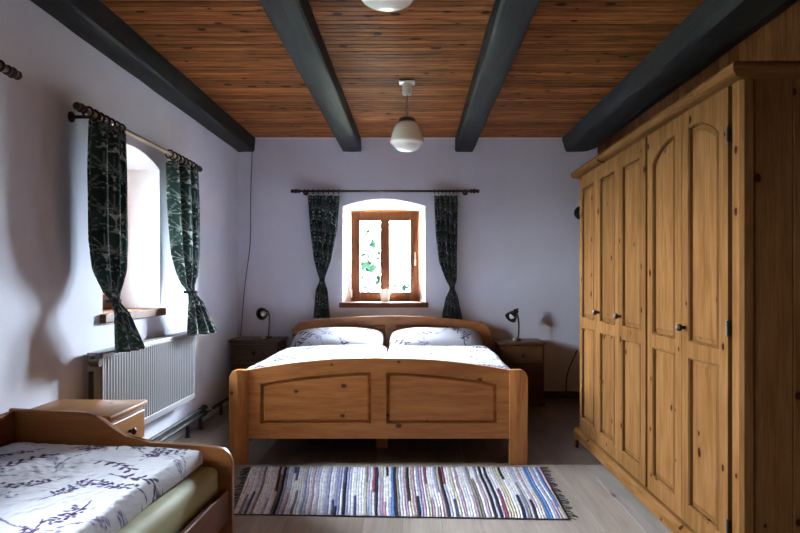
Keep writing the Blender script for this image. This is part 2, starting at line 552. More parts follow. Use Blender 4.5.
def rough_prism(poly, y0, y1, seed, amp=0.006, n=46):
    """hand-hewn beam: outline swept along y with uneven edges"""
    rr = random.Random(seed); k = len(poly); sub = []
    for i in range(k):
        a, b = poly[i], poly[(i + 1) % k]
        for t in (0.0, 0.08, 0.5, 0.92): sub.append((a[0] + (b[0] - a[0]) * t, a[1] + (b[1] - a[1]) * t, t))
    cx = sum(p[0] for p in poly) / k; cz = sum(p[1] for p in poly) / k
    m = len(sub); v = []; f = []
    for j in range(n + 1):
        yy = y0 + (y1 - y0) * j / n
        for i, (a, z, t) in enumerate(sub):
            q = noise.noise(Vector((i * 0.9 + seed * 7, yy * 2.3, 0)))
            s = amp * q
            da, dz = (cx - a), (cz - z); L = math.hypot(da, dz)
            if t == 0.0: s += 0.008
            top = z > CZ - 0.004
            v.append((a + da / L * s, yy, z if top else z + dz / L * s))
    for j in range(n):
        f += [(j * m + i, j * m + (i + 1) % m, (j + 1) * m + (i + 1) % m, (j + 1) * m + i) for i in range(m)]
    f += [tuple(range(m)), tuple(range(n * m, (n + 1) * m))]
    return v, f


BZ = 2.46
beams = [([(-1.77, CZ), (-1.77, BZ - 0.005), (-1.605, BZ), (-1.593, CZ)], 'charcoal painted ceiling beam running along the top of the window wall'),
         ([(-0.725, CZ), (-0.722, BZ), (-0.535, BZ), (-0.54, CZ)], 'charcoal painted ceiling beam between the window wall and the pendant lamp'),
         ([(0.40, CZ), (0.40, BZ), (0.58, BZ - 0.003), (0.575, CZ)], 'charcoal painted ceiling beam between the pendant lamp and the wardrobe'),
         ([(1.462, CZ), (1.505, BZ), (1.70, BZ), (1.815, 2.50), (1.815, CZ)], 'wide charcoal painted ceiling beam above the wardrobe')]
for i, (poly, lab) in enumerate(beams):
    o = mk('ceiling_beam', rough_prism(poly, WF, WB, i + 1), beam_wood, smooth=28)
    tag(o, lab, 'beam', kind='structure')

o = mk('baseboard_back', join(box(WL, WR, WB - 0.018, WB, 0, 0.07, 0.004, 1)), base_brown); tag(o, 'dark brown skirting along the back wall', kind='structure')
o = mk('trim_1', box(WL + 0.18, WR, WB - 0.012, WB, CZ - 0.012, CZ), reveal_paint); tag(o, 'thin pale strip where back wall meets ceiling', kind='structure')


# ------------------------------------------------------------------ windows (local: x along the wall, y outwards)
def make_window(n, label):
    loc, rz = WIN[n]
    w = thing('window_%d' % n, loc, rz, label, kind='structure')
    y0 = 0.31
    fr = mk('frame', plate([(-0.365, 0.93), (0.365, 0.93), (0.365, 1.915), (-0.365, 1.915)],
                           [[(-0.318, 0.985), (0.318, 0.985), (0.318, 1.87), (-0.318, 1.87)]], 'y', y0, y0 + 0.07), frame_wood, w)
    # sash, tilted inwards at the top
    T = Matrix.Translation((0, y0 - 0.002, 0.972)) @ Matrix.Rotation(math.radians(3.2), 4, 'X')
    rails = join(box(-0.345, -0.258, -0.05, 0, 0, 0.915, 0.006), box(0.258, 0.345, -0.05, 0, 0, 0.915, 0.006),
                 box(-0.258, 0.258, -0.05, 0, 0, 0.090, 0.006), box(-0.258, 0.258, -0.05, 0, 0.820, 0.915, 0.006))
    sash = mk('sash', xf(rails, T), frame_wood, w, smooth=35)
    mk('mullion', xf(box(-0.049, 0.049, -0.052, 0.002, 0.086, 0.826, 0.006), T), frame_wood, sash)
    for a in (-0.157, 0.157):
        mk('pane', xf(box(a - 0.117, a + 0.117, -0.028, -0.022, 0.078, 0.837), T), glass, sash)
    hd = join(box(0.300, 0.322, -0.058, -0.05, 0.36, 0.43, 0.003), tube([(0.311, -0.055, 0.40), (0.311, -0.085, 0.40), (0.311, -0.09, 0.46), (0.311, -0.088, 0.50)], 0.008, 8, smoothing=1))
    mk('handle', xf(hd, T), brass, sash, smooth=40)
    mk('hinge', xf(tube([(-0.349, -0.052, 0.03), (-0.349, -0.052, 0.11)], 0.010, 10), T), ceramic, sash, smooth=40)
    mk('sill', box(-0.445, 0.445, -0.035, y0, Z0 - 0.050, Z0 + 0.002, 0.007), sill_wood, w)
    return w


make_window(1, 'brown wooden casement window tilted open in an arched white niche')
make_window(2, 'arched window niche between two curtains above the radiator')
make_window(3, 'arched window niche beside the single bed')


# ------------------------------------------------------------------ print rasters (numpy) sampled into colour attributes
class Canvas:
    def __init__(self, w, h, res, col):
        self.res = res; self.W = int(w / res); self.H = int(h / res)
        self.a = np.empty((self.H, self.W, 3), dtype=np.float32); self.a[:] = col

    def ell(self, x, y, a, b, ang, col, alpha=1.0, inner=0.0):
        R = max(a, b); r = self.res
        i0, i1 = max(0, int((x - R) / r)), min(self.W, int((x + R) / r) + 2)
        j0, j1 = max(0, int((y - R) / r)), min(self.H, int((y + R) / r) + 2)
        if i0 >= i1 or j0 >= j1: return
        X, Y = np.meshgrid((np.arange(i0, i1) + .5) * r - x, (np.arange(j0, j1) + .5) * r - y)
        c, s = math.cos(ang), math.sin(ang)
        q = ((X * c + Y * s) / a) ** 2 + ((-X * s + Y * c) / b) ** 2
        m = (q <= 1) & (q >= inner)
        s_ = self.a[j0:j1, i0:i1]; s_[m] = s_[m] * (1 - alpha) + np.array(col[:3]) * alpha

    def stroke(self, pts, w, col, alpha=1.0):
        for (x0, y0), (x1, y1) in zip(pts[:-1], pts[1:]):
            L = math.hypot(x1 - x0, y1 - y0); n = max(1, int(L / (self.res * .7)))
            for k in range(n + 1): self.ell(x0 + (x1 - x0) * k / n, y0 + (y1 - y0) * k / n, w, w, 0, col, alpha)

    def at(self, u, v):
        return self.a[np.clip((v / self.res).astype(int), 0, self.H - 1), np.clip((u / self.res).astype(int), 0, self.W - 1)]


def curve(x, y, ang, L, bend, n=10):
    p = [(x, y)]
    for i in range(n):
        ang += bend / n
        x += math.cos(ang) * L / n; y += math.sin(ang) * L / n; p.append((x, y))
    return p, ang


def botanical(w, h, seed, res=0.003, dens=14.0, k=1.0, base=0.43):
    """white cotton printed with purple sprigs"""
    c = Canvas(w, h, res, (base, base, base * 1.085)); r = random.Random(seed)
    PU, LI, GR = (0.035, 0.015, 0.065), (0.16, 0.14, 0.26), (0.07, 0.06, 0.12)
    pts = []
    for _ in range(int(w * h * dens * 14)):
        q = (r.uniform(0, w), r.uniform(0, h))
        if all(math.hypot(q[0] - s[0], q[1] - s[1]) > 0.125 * k for s in pts): pts.append(q)
    for i, (x, y) in enumerate(pts):
        t = i % 5; ang = r.uniform(0, 2 * PI)
        if t in (0, 3):                                   # berried sprig
            p, a = curve(x, y, ang, 0.20 * k, r.uniform(-1.2, 1.2)); c.stroke(p, 0.0034 * k, PU)
            for q in p[3:]:
                for s in (-1, 1):
                    for m in range(2):
                        d = r.uniform(0.012, 0.034) * k; aa = a + s * r.uniform(0.5, 1.3)
                        c.ell(q[0] + math.cos(aa) * d, q[1] + math.sin(aa) * d, 0.0105 * k, 0.006 * k, aa, PU if r.random() < .8 else GR)
        elif t == 1:                                      # hatched oval
            for m in range(6): c.ell(x, y, 0.042 * k, 0.021 * k, ang, LI if m % 2 == 0 else (0.44, 0.44, 0.52), 0.9, inner=0.0 if m == 5 else (m / 6.0)) if m < 5 else None
            for m in range(7):
                s = (m - 3) / 3.4 * 0.04 * k
                c.stroke([(x + math.cos(ang) * s - math.sin(ang) * 0.017 * k, y + math.sin(ang) * s + math.cos(ang) * 0.017 * k),
                          (x + math.cos(ang) * s + math.sin(ang) * 0.017 * k, y + math.sin(ang) * s - math.cos(ang) * 0.017 * k)], 0.0016, PU)
            p, a = curve(x + math.cos(ang) * .04 * k, y + math.sin(ang) * .04 * k, ang, 0.16 * k, r.uniform(-1, 1)); c.stroke(p, 0.0018, GR)
        elif t == 2:                                      # leafy branch
            p, a = curve(x, y, ang, 0.24 * k, r.uniform(-.9, .9)); c.stroke(p, 0.0034 * k, PU)
            for n_, q in enumerate(p[2:]):
                s = 1 if n_ % 2 else -1; aa = a + s * 0.8
                c.ell(q[0] + math.cos(aa) * .022 * k, q[1] + math.sin(aa) * .022 * k, 0.024 * k, 0.0085 * k, aa, PU)
        else:                                             # long bare stem with a light umbel
            p, a = curve(x, y, ang, 0.26 * k, r.uniform(-1.6, 1.6)); c.stroke(p, 0.0036 * k, GR)
            for m in range(16):
                aa = a + r.uniform(-.9, .9); d = r.uniform(.02, .06) * k
                c.ell(p[-1][0] + math.cos(aa) * d, p[-1][1] + math.sin(aa) * d, 0.008 * k, 0.004 * k, aa, LI)
    return c


def leafprint(w, h, seed):
    """pale cloth crowded with dark green fan leaves"""
    c = Canvas(w, h, 0.003, (0.44, 0.47, 0.455)); r = random.Random(seed)
    for row in range(int(h / 0.105) + 2):
        for col in range(int(w / 0.13) + 2):
            x = col * 0.13 + (0.065 if row % 2 else 0) + r.uniform(-.008, .008); y = row * 0.105 + r.uniform(-.006, .006)
            g = r.choice([(0.020, 0.037, 0.032), (0.017, 0.027, 0.026), (0.026, 0.054, 0.045)])
            c.ell(x, y, 0.068, 0.064, 0, g)
            for k in range(11):
                a = -PI / 2 + (k - 5) * 0.50
                p, _ = curve(x, y + 0.035, a, 0.075 if abs(k - 5) < 4 else 0.05, (k - 5) * 0.12, 6)
                c.stroke(p, 0.0022, (0.19, 0.22, 0.205), 0.85)
        if row % 2 == 0:
            for col in range(int(w / 0.13) + 2):
                x, y = col * 0.13 + 0.065, row * 0.105 + .004
                c.ell(x - .008, y, .010, .006, .6, (0.40, 0.42, 0.40)); c.ell(x + .008, y, .010, .006, -.6, (0.40, 0.42, 0.40))
    return c


class Wob:
    """cheap smooth random field: a sum of sines"""
    def __init__(self, seed, n=10, f0=2.0, f1=12.0):
        r = np.random.RandomState(seed); self.k = r.uniform(f0, f1, n); self.t = r.uniform(0, 2 * PI, n); self.p = r.uniform(0, 2 * PI, n)
        self.n = n

    def __call__(self, x, y):
        s = 0
        for k, t, p in zip(self.k, self.t, self.p): s = s + np.sin(k * (x * math.cos(t) + y * math.sin(t)) + p) / (k ** .5)
        return s / self.n ** .5


def gridmesh(name, X, Y, Z, mat, parent, cols, loc=None, rz=0.0):
    nv, nu = X.shape
    me = bpy.data.meshes.new(name)
    co = np.stack([X, Y, Z], -1).reshape(-1, 3)
    idx = np.arange(nu * nv).reshape(nv, nu)
    q = np.stack([idx[:-1, :-1], idx[:-1, 1:], idx[1:, 1:], idx[1:, :-1]], -1).reshape(-1, 4)
    me.from_pydata(co.tolist(), [], q.tolist())
    me.materials.append(mat)
    if cols is not None:
        a = me.color_attributes.new('Col', 'FLOAT_COLOR', 'POINT')
        c = np.ones((nu * nv, 4), dtype=np.float32); c[:, :3] = cols.reshape(-1, 3)
        a.data.foreach_set('color', c.ravel())
    me.polygons.foreach_set('use_smooth', [True] * len(me.polygons))
    return link(name, me, parent, loc, rz)


# ------------------------------------------------------------------ wardrobe
wd = thing('wardrobe', (1.165, 2.34, 0), 0, 'tall knotty pine wardrobe with five panelled doors and a rounded cornice', 'wardrobe')
wdm = lambda g: move(g, -1.165, -2.34, 0)
Y0, Y1, YM = 2.34, 4.62, 3.28
XF, XB = 1.165, 1.80
ZB, ZD = 0.13, 1.902
mk('body', wdm(join(box(XF + 0.05, XB, Y0 + 0.022, Y1, 0.07, 1.935, 0.003, 1))), pine_front, wd)
# near side: upright boards between the corner post and the back
yb = [XF + 0.05, 1.36, 1.56, XB]
for a, b in zip(yb[:-1], yb[1:]):
    mk('side_board', wdm(box(a + 0.001, b - 0.001, Y0, Y0 + 0.024, 0.02, 1.925, 0.002, 1)), pine_side, wd)
mk('corner_post', wdm(prism([(XF + 0.006, Y0 + 0.012), (XF + 0.018, Y0 - 0.002), (XF + 0.05, Y0 - 0.002), (XF + 0.05, Y0 + 0.062), (XF + 0.006, Y0 + 0.062)], 'z', 0.06, 1.925)), pine_front, wd)
doors = [(2.424, 2.843, 1.743, 1.822, 'R'), (2.847, 3.262, 1.743, 1.822, 'L')]
w3 = (4.602 - 3.29) / 3
for k in range(3): doors.append((3.29 + k * w3 + 0.002, 3.29 + (k + 1) * w3 - 0.002, 1.81, 1.81, None))
for k, (a, b, zl, zh, arch) in enumerate(doors):
    m = 0.082 if arch else 0.078
    low = [(a + m, 0.225), (b - m, 0.225), (b - m, 0.845), (a + m, 0.845)]
    up = [(a + m, 0.925), (b - m, 0.925)]
    if arch:
        for i in range(13):
            t = i / 12                                    # from b side to a side
            yy = (b - m) + ((a + m) - (b - m)) * t
            s = (1 - t) if arch == 'R' else t             # 1 at the meeting stile side
            zz = zl + (zh - zl) * math.sin(min(1.0, s * 1.12) * PI / 2) ** 0.8 if s > 0 else zl
            up.append((yy, zz))
    else:
        up += [(b - m, 1.81), (a + m, 1.81)]
    d = mk('door', wdm(plate([(a, ZB + 0.005), (b, ZB + 0.005), (b, ZD), (a, ZD)], [low, up], 'x', XF, XF + 0.022)), pine_front, wd)
    for poly in (low, up):
        mk('panel', wdm(panel_geo(poly, 'x', XF, 0.013, 0.007, 0.016, 0.008)), pine_front, d)
        rim = []
        n = len(poly)
        A, B = inset(poly, -0.010), inset(poly, 0.0)
        v = [(XF, p[0], p[1]) for p in A] + [(XF - 0.005, (p[0] + q[0]) / 2, (p[1] + q[1]) / 2) for p, q in zip(A, B)] + [(XF + 0.003, p[0], p[1]) for p in B]
        f = [(r * n + i, r * n + (i + 1) % n, (r + 1) * n + (i + 1) % n, (r + 1) * n + i) for r in range(2) for i in range(n)]
        mk('panel_moulding', wdm((v, f)), pine_front, d, smooth=60)
    ky = {0: b - 0.042, 2: None, 3: b - 0.035, 4: None}
    if k in (0, 2, 3):
        yk = b - 0.036
        g = lathe([(0.007, 0), (0.007, 0.012), (0.012, 0.016), (0.0165, 0.024), (0.0165, 0.030), (0.011, 0.036), (0.003, 0.038)], 16)
        mk('knob', wdm(aim(g, (XF, yk, 0.975), (-1, 0, 0))), knob_dark, d, smooth=40)
    if k == 0:
        for z in (0.26, 1.0, 1.72):
            mk('hinge', wdm(tube([(XF - 0.004, a - 0.006, z - 0.03), (XF - 0.004, a - 0.006, z + 0.03)], 0.006, 8)), black_metal, d, smooth=40)
# mid stile between the two units, end stile
mk('stile', wdm(box(XF + 0.004, XF + 0.024, Y1 - 0.016, Y1, ZB, 1.89)), pine_front, wd)
# plinth with cut-out feet
pl = [(Y0 - 0.02, 0), (Y0 + 0.07, 0), (Y0 + 0.085, 0.055), (Y0 + 0.12, 0.07), (Y1 - 0.08, 0.07), (Y1 - 0.05, 0.055), (Y1 - 0.035, 0), (Y1 + 0.03, 0), (Y1 + 0.03, 0.11), (Y0 - 0.02, 0.11)]
mk('plinth', wdm(join(prism(pl, 'x', 1.132, 1.152, 0.003), prism([(1.132, 0.109), (1.132, 0.114), (1.150, 0.130), (1.165 + 0.022, 0.130), (1.165 + 0.022, 0.109)], 'y', Y0 - 0.02, Y1 + 0.03))), pine_rail, wd)
mk('plinth_return', wdm(join(box(1.150, XB, Y0 - 0.02, Y0 - 0.002, 0, 0.11, 0.003))), pine_across, wd)
mk('back_foot', wdm(box(XB - 0.05, XB, Y1 - 0.06, Y1 + 0.0, 0, 0.072)), pine_rail, wd)
# cornice: half-round on the front, mitred return along the near side
cpro = [(1.178, 1.900), (1.165, 1.904), (1.152, 1.906)]
for i in range(9):
    a = -PI / 2 + PI * i / 8 * 0.95
    cpro.append((1.148 - 0.032 * math.cos(a), 1.932 + 0.026 * math.sin(a)))
cpro += [(1.160, 1.960), (1.21, 1.960), (1.21, 1.900)]
yn = Y0 - 0.055
for (ya, yb_) in ((2.625, Y1 + 0.05),):
    mk('cornice', wdm(prism(cpro, 'y', ya, yb_)), pine_rail, wd, smooth=50)
n = len(cpro)
v = []
for (xx, zz) in cpro: v.append((xx, 2.622, zz))
for (xx, zz) in cpro: v.append((xx, Y0 - (1.165 + 0.006 - xx), zz))       # mitre at the corner
f = [(i, (i + 1) % n, n + (i + 1) % n, n + i) for i in range(n)] + [tuple(range(n)), tuple(range(n, 2 * n))]
mk('cornice', wdm((v, f)), pine_rail, wd, smooth=50)
v = [(xx, Y0 - (1.165 + 0.006 - xx), zz) for xx, zz in cpro] + [(XB, Y0 - (1.165 + 0.006 - xx), zz) for xx, zz in cpro]
mk('cornice_return', wdm((v, f)), pine_across, wd, smooth=50)
mk('top_board', wdm(box(XF + 0.02, XB, Y0, Y1 + 0.01, 1.936, 1.952)), pine_rail, wd)

# ------------------------------------------------------------------ double bed
BX0, BX1, BF, BH = -1.186, 0.72, 4.15, 6.27
bc = (BX0 + BX1) / 2
db = thing('double_bed', (bc, BF, 0), 0, 'wide stained pine double bed with arched panelled headboard and footboard', 'bed')
dm = lambda g: move(g, -bc, -BF, 0)


def arch_board(xa, xb, zbot, zend, zmid, n=24):
    pts = [(xa, zbot), (xb, zbot)]
    for i in range(n + 1):
        t = 1 - 2 * i / n
        pts.append((bc + (xb - bc) * t, zend + (zmid - zend) * (1 - t * t)))
    return pts


def arch_panel(xa, xb, zbot, ztop, fall, n=10):
    pts = [(xa, zbot), (xb, zbot)]
    for i in range(n + 1):
        xx = xb + (xa - xb) * i / n
        pts.append((xx, ztop - fall * ((xx - bc) / 0.75) ** 2))
    return pts


px = 0.006375
fp = [arch_panel(bc - 0.757, bc - 0.047, 0.262, 0.59, 0.072), arch_panel(bc + 0.047, bc + 0.757, 0.262, 0.59, 0.072)]
fb = mk('footboard', dm(plate(arch_board(BX0 + 0.115, BX1 - 0.115, 0.166, 0.602, 0.683), fp, 'y', BF + 0.012, BF + 0.042)), bed_x, db)
for p_ in fp:
    mk('panel', dm(panel_geo(p_, 'y', BF + 0.012, 0.020, 0.007, 0.018, 0.016)), bed_x, fb)
for s in (-1, 1):
    e, i_ = (BX0, BX0 + 0.117) if s < 0 else (BX1, BX1 - 0.117)
    w = i_ - e
    poly = [(e, 0), (i_, 0), (i_, 0.606)]
    for k in range(9):
        a = PI / 2 * k / 8
        poly.append((e + w * 0.42 * (1 - math.sin(a)), 0.606 - 0.055 * (1 - math.cos(a))))
    mk('post', dm(prism(poly, 'y', BF, BF + 0.055, 0.006)), bed_z, db, smooth=35)
hp = [arch_panel(bc - 0.70, bc - 0.045, 0.30, 0.752, 0.05), arch_panel(bc + 0.045, bc + 0.70, 0.30, 0.752, 0.05)]
hb_out = [(BX0 + 0.0, 0.05), (BX1, 0.05)]
for i in range(29):
    t = 1 - 2 * i / 28
    z = 0.762 + 0.072 * (1 - t * t)
    if abs(t) > 0.93: z -= 0.06 * ((abs(t) - 0.93) / 0.07) ** 2
    hb_out.append((bc + (BX1 - bc) * t, z))
hb = mk('headboard', dm(plate(hb_out, hp, 'y', BH, BH + 0.035)), bed_x, db)
for p_ in hp: mk('panel', dm(panel_geo(p_, 'y', BH, 0.020, 0.007, 0.018, 0.016)), bed_x, hb)
for s in (BX0 + 0.02, BX1 - 0.10): mk('leg', dm(box(s, s + 0.08, BH + 0.001, BH + 0.034, 0, 0.06)), bed_z, db)
for s in (BX0 + 0.022, BX1 - 0.05): mk('side_rail', dm(box(s, s + 0.028, BF + 0.05, BH, 0.20, 0.42, 0.004)), bed_y, db)
mk('slat_base', dm(box(BX0 + 0.055, BX1 - 0.055, BF + 0.06, BH - 0.01, 0.24, 0.30)), underside, db)
mk('center_leg', dm(box(bc - 0.03, bc + 0.03, 5.15, 5.21, 0, 0.24, 0.004)), bed_z, db)
mk('center_leg', dm(box(bc - 0.04, bc + 0.04, BF + 0.43, BF + 0.48, 0, 0.24, 0.004)), bed_z, db)

can = botanical(1.6, 2.2, 11, 0.004, k=1.25, base=0.36)


def pad(name, x0, x1, y0, y1, z0, z1, r, mat, seed, res, amp, label, cat, canvas=None, uoff=0, group=None, rz=0, loc=(0, 0, 0), bulge=0.0, tilt=0.0):
    """soft padded slab: rounded top sheet with sides, modelled as a superellipse shell"""
    nu = max(8, int((x1 - x0) / res)); nv = max(8, int((y1 - y0) / res)); ns = 7
    u = np.linspace(0, 1, nu); v = np.linspace(0, 1, nv)
    # extend with side rows
    def ext(c0, c1, m):
        mid = c0 + r + (c1 - c0 - 2 * r) * np.linspace(0, 1, m)
        a = np.linspace(0, PI / 2, ns)[:-1]
        l = c0 + r * (1 - np.sin(a)); l = l[::-1]
        lo = c0 + r - r * np.cos(np.linspace(0, PI / 2, ns)[:-1]); hi = c1 - r + r * np.cos(np.linspace(0, PI / 2, ns)[:-1])[::-1]
        h = np.sin(np.linspace(0, PI / 2, ns)[:-1])
        pos = np.concatenate([[c0], lo, mid, hi, [c1]])
        hh = np.concatenate([[-1], h, np.ones(m), h[::-1], [-1]])
        return pos, hh
    xs, hx = ext(x0, x1, nu); ys, hy = ext(y0, y1, nv)
    X, Y = np.meshgrid(xs, ys); HX, HY = np.meshgrid(hx, hy)
    H = np.minimum(HX, HY)
    side = H < 0
    W1, W2, W3 = Wob(seed, 12, 3, 14), Wob(seed + 1, 20, 18, 70), Wob(seed + 2, 40, 90, 260)
    W3f = W3; W3 = lambda x_, y_: W3f(x_, y_) * 11
    cx = (X - x0) / (x1 - x0); cy = (Y - y0) / (y1 - y0)
    Z = z1 - r + r * np.clip(H, 0, 1) + (amp * W1(X, Y) + amp * 0.42 * W2(X, Y)) * np.clip(H, 0, 1) + tilt * (1 - cx) * np.clip(H, 0, 1) + 0.11 * amp * W3(X, Y) * np.clip(H, 0, 1) + bulge * np.clip(16 * cx * (1 - cx) * cy * (1 - cy), 0, 1) ** .5
    Z = np.where(side, z0, Z)
    X = X + (0.8 if tilt else 0.2) * amp * W1(Y * 1.7, Z * 3) * (np.abs(cx - .5) * 2) ** 6
    cols = None
    if canvas is not None:
        cols = canvas.at((X - x0 + uoff + (z1 - Z) * 0.5), (Y - y0))
    o = gridmesh(name, X, Y, Z, mat, None, cols, loc, rz)
    return tag(o, label, cat, group)


for i, (a, b) in enumerate(((-1.10, -0.255), (-0.215, 0.635))):
    pad('mattress', a + 0.005, b - 0.005, BF + 0.07, BH - 0.015, 0.303, 0.50, 0.04, mattress_white, 40 + i, 0.06, 0.0,
        'white mattress on the %s of the double bed' % ('window side' if i == 0 else 'wardrobe side'), 'mattress')
    pad('duvet', a - 0.015, b + 0.012, BF + 0.078, 5.72, 0.503, 0.605, 0.05, duvet_mat, 50 + i, 0.011, 0.024,
        'white duvet with purple botanical print on the %s of the double bed' % ('window side' if i == 0 else 'wardrobe side'), 'duvet', can, 0.3 * i, 'duvets on the double bed')


def pillow(xa, xb, yc, zc, seed, canvas, tilt, label):
    nu, nv = 84, 60
    u = np.linspace(-1, 1, nu); v = np.linspace(-1, 1, nv)
    U, V = np.meshgrid(u, v)
    w, h = (xb - xa) / 2, 0.27
    T = (np.clip(1 - np.abs(U) ** 3.2, 0, 1) * np.clip(1 - np.abs(V) ** 3.0, 0, 1)) ** 0.55
    W1 = Wob(seed, 10, 5, 22)
    obs = []
    xs, ys, zs, cs = [], [], [], []
    for s in (1, -1):
        X = U * w * (1 - 0.05 * (V ** 2) * (np.abs(U) > .2) * np.abs(U)); Y = V * h * (1 - 0.07 * U ** 2)
        Z = s * T * (0.085 if s > 0 else 0.05) + (0.010 * W1(X * 1.2, Y * 1.2) * T if s > 0 else 0)
        xs.append(X); ys.append(Y); zs.append(Z)
        cs.append(canvas.at(X + w + 0.05, Y + h + 0.2 + seed * 0.05))
    X = np.concatenate([xs[0], xs[1][::-1]]); Y = np.concatenate([ys[0], ys[1][::-1]]); Z = np.concatenate([zs[0], zs[1][::-1]])
    C_ = np.concatenate([cs[0], cs[1][::-1]])
    ct, st = math.cos(tilt), math.sin(tilt)
    Y2, Z2 = Y * ct - Z * st, Y * st + Z * ct
    o = gridmesh('pillow', X, Y2, Z2, duvet_mat, None, C_, ((xa + xb) / 2, yc, zc))
    return tag(o, label, 'pillow', 'pillows on the double bed')


pillow(-1.13, -0.292, 6.00, 0.612, 3, can, 0.31, 'plump white pillow with purple print on the window side of the double bed')
pillow(-0.235, 0.62, 6.00, 0.612, 7, can, 0.31, 'plump white pillow with purple print on the wardrobe side of the double bed')


# ------------------------------------------------------------------ bedside cabinets by the back wall
def bedside(xa, xb, ya, yb, h, label):
    t = thing('nightstand', ((xa + xb) / 2, ya, 0), 0, label, 'nightstand', 'dark pine nightstands beside the double bed')
    w = (xb - xa) / 2
    d = yb - ya
    mk('body', join(box(-w + 0.02, w - 0.02, 0.02, d, 0.04, h - 0.025, 0.004)), dark_x, t)
    mk('top', box(-w, w, -0.012, d, h - 0.025, h, 0.008), dark_t, t, smooth=35)
    for a, b in ((h - 0.20, h - 0.04), (0.06, h - 0.215)):
        dr = mk('drawer', join(box(-w + 0.035, w - 0.035, 0.0, 0.024, a, b, 0.006)), dark_x, t)
        g = lathe([(0.007, 0), (0.007, 0.012), (0.017, 0.022), (0.017, 0.028), (0.004, 0.036)], 14)
        mk('knob', aim(g, (0, 0.0, (a + b) / 2), (0, -1, 0)), knob_dark, dr, smooth=40)
    mk('base', box(-w + 0.01, w - 0.01, 0.008, d, 0, 0.045, 0.004), dark_x, t)
    return t


bedside(-1.735, -1.255, 6.06, 6.46, 0.622, 'dark pine nightstand in the corner by the hanging wall cord')
bedside(0.775, 1.225, 6.06, 6.46, 0.600, 'dark pine nightstand between the double bed and the wardrobe')


def desk_lamp(base, neck, head, face, label):
    t = thing('reading_lamp', base, 0, label, 'lamp', 'black gooseneck reading lamps')
    r = lambda p: tuple(p[i] - base[i] for i in range(3))
    mk('base', lathe([(0.034, 0), (0.036, 0.006), (0.034, 0.02), (0.018, 0.026)], 20), black_metal, t, smooth=40)
    cl = mk('clip', move(lathe([(0.020, 0), (0.022, 0.01), (0.019, 0.028), (0.006, 0.032)], 16), -0.038, -0.03, 0), steel, t, smooth=40)
    mk('neck', tube([(0, 0, 0.02)] + [r(p) for p in neck] + [r(head)], 0.0085, 8, smoothing=2), black_metal, t, smooth=60)
    sh = lathe([(0.018, -0.075), (0.026, -0.07), (0.030, -0.04), (0.050, 0.0), (0.060, 0.035), (0.057, 0.035), (0.046, 0.0), (0.026, -0.035), (0.005, -0.04)], 24)
    s = mk('shade', aim(sh, r(head), face), black_metal, t, smooth=35)
    mk('bulb', aim(lathe([(0.012, -0.045), (0.016, -0.02), (0.026, 0.0), (0.028, 0.012), (0.02, 0.028), (0.003, 0.033)], 16), r(head), face), bulb_white, s, smooth=60)
    mk('switch', aim(lathe([(0.008, -0.10), (0.009, -0.085), (0.009, -0.072)], 10), r(head), face), black_metal, s, smooth=40)
    return t


b0 = (P(268.5, 340, 6.22)[0], 6.22, 0.622)
desk_lamp(b0, [P(269.3, 328, 6.22), P(269.5, 316, 6.23), P(268.0, 310, 6.24)], P(263.5, 313.5, 6.2), (-0.25, -1, -0.05), 'black reading lamp with its round shade turned to the room, on the corner nightstand')
b1 = (P(518, 341, 6.22)[0], 6.22, 0.600)
desk_lamp(b1, [P(519, 330, 6.22), P(518.5, 318, 6.22), P(516, 311, 6.22)], P(512.5, 315.5, 6.2), (-0.62, -0.5, -0.65), 'black reading lamp bowed downward on the nightstand near the wardrobe')

# ------------------------------------------------------------------ single bed (local axes turned a little)
SB = (-1.69, 2.72, 0.0); SR = math.radians(-1.6)
sb = thing('single_bed', SB, SR, 'oiled wood single day bed with a swooping end panel beside the window wall', 'bed')
q = [(-0.01, 0.05), (-0.01, 0.641), (0.29, 0.628)]
prof = [(0.334, 0.624), (0.388, 0.595), (0.446, 0.554), (0.487, 0.530), (0.525, 0.515), (0.59, 0.505), (0.707, 0.498), (0.80, 0.492), (0.865, 0.487), (0.90, 0.477), (0.922, 0.455), (0.934, 0.42)]
poly = q + prof + [(0.934, 0.0), (0.86, 0.0), (0.86, 0.12), (0.06, 0.12), (0.06, 0.0), (-0.01, 0.0)]
poly = [poly[1], poly[2]] + prof + [(0.934, 0.0), (0.86, 0.0), (0.86, 0.12), (0.06, 0.12), (0.06, 0.0), (-0.01, 0.0)]
mk('end_panel', prism(poly, 'y', 0.0, 0.03, 0.006), day_x, sb, smooth=35)
mk('back_panel', prism([(-1.95, 0.10), (0.0, 0.10), (0.0, 0.632), (-0.15, 0.625), (-0.5, 0.60), (-1.95, 0.60)], 'x', -0.01, 0.018, 0.004), day_y, sb)
mk('side_rail', box(0.895, 0.920, -1.95, 0.0, 0.185, 0.315, 0.006), day_y, sb)
mk('end_panel', prism(poly, 'y', -1.98, -1.95, 0.006), day_x, sb, smooth=35)
mk('slat_base', box(0.02, 0.895, -1.94, 0.0, 0.19, 0.235), underside, sb)
can2 = botanical(1.7, 2.2, 29, 0.0025, dens=16, k=0.95)
M = Matrix.Rotation(SR, 3, 'Z')
pad('mattress', 0.022, 0.878, -1.93, -0.012, 0.237, 0.424, 0.045, sheet_green, 60, 0.02, 0.010,
    'single mattress in an olive green fitted sheet on the day bed', 'mattress', rz=SR, loc=SB)
pad('duvet', 0.03, 0.822, -1.90, -0.03, 0.43, 0.487, 0.034, duvet_mat, 61, 0.004, 0.015,
    'white quilted duvet with purple botanical print on the single bed', 'duvet', can2, 0.1, rz=SR, loc=SB, bulge=0.015, tilt=0.035)

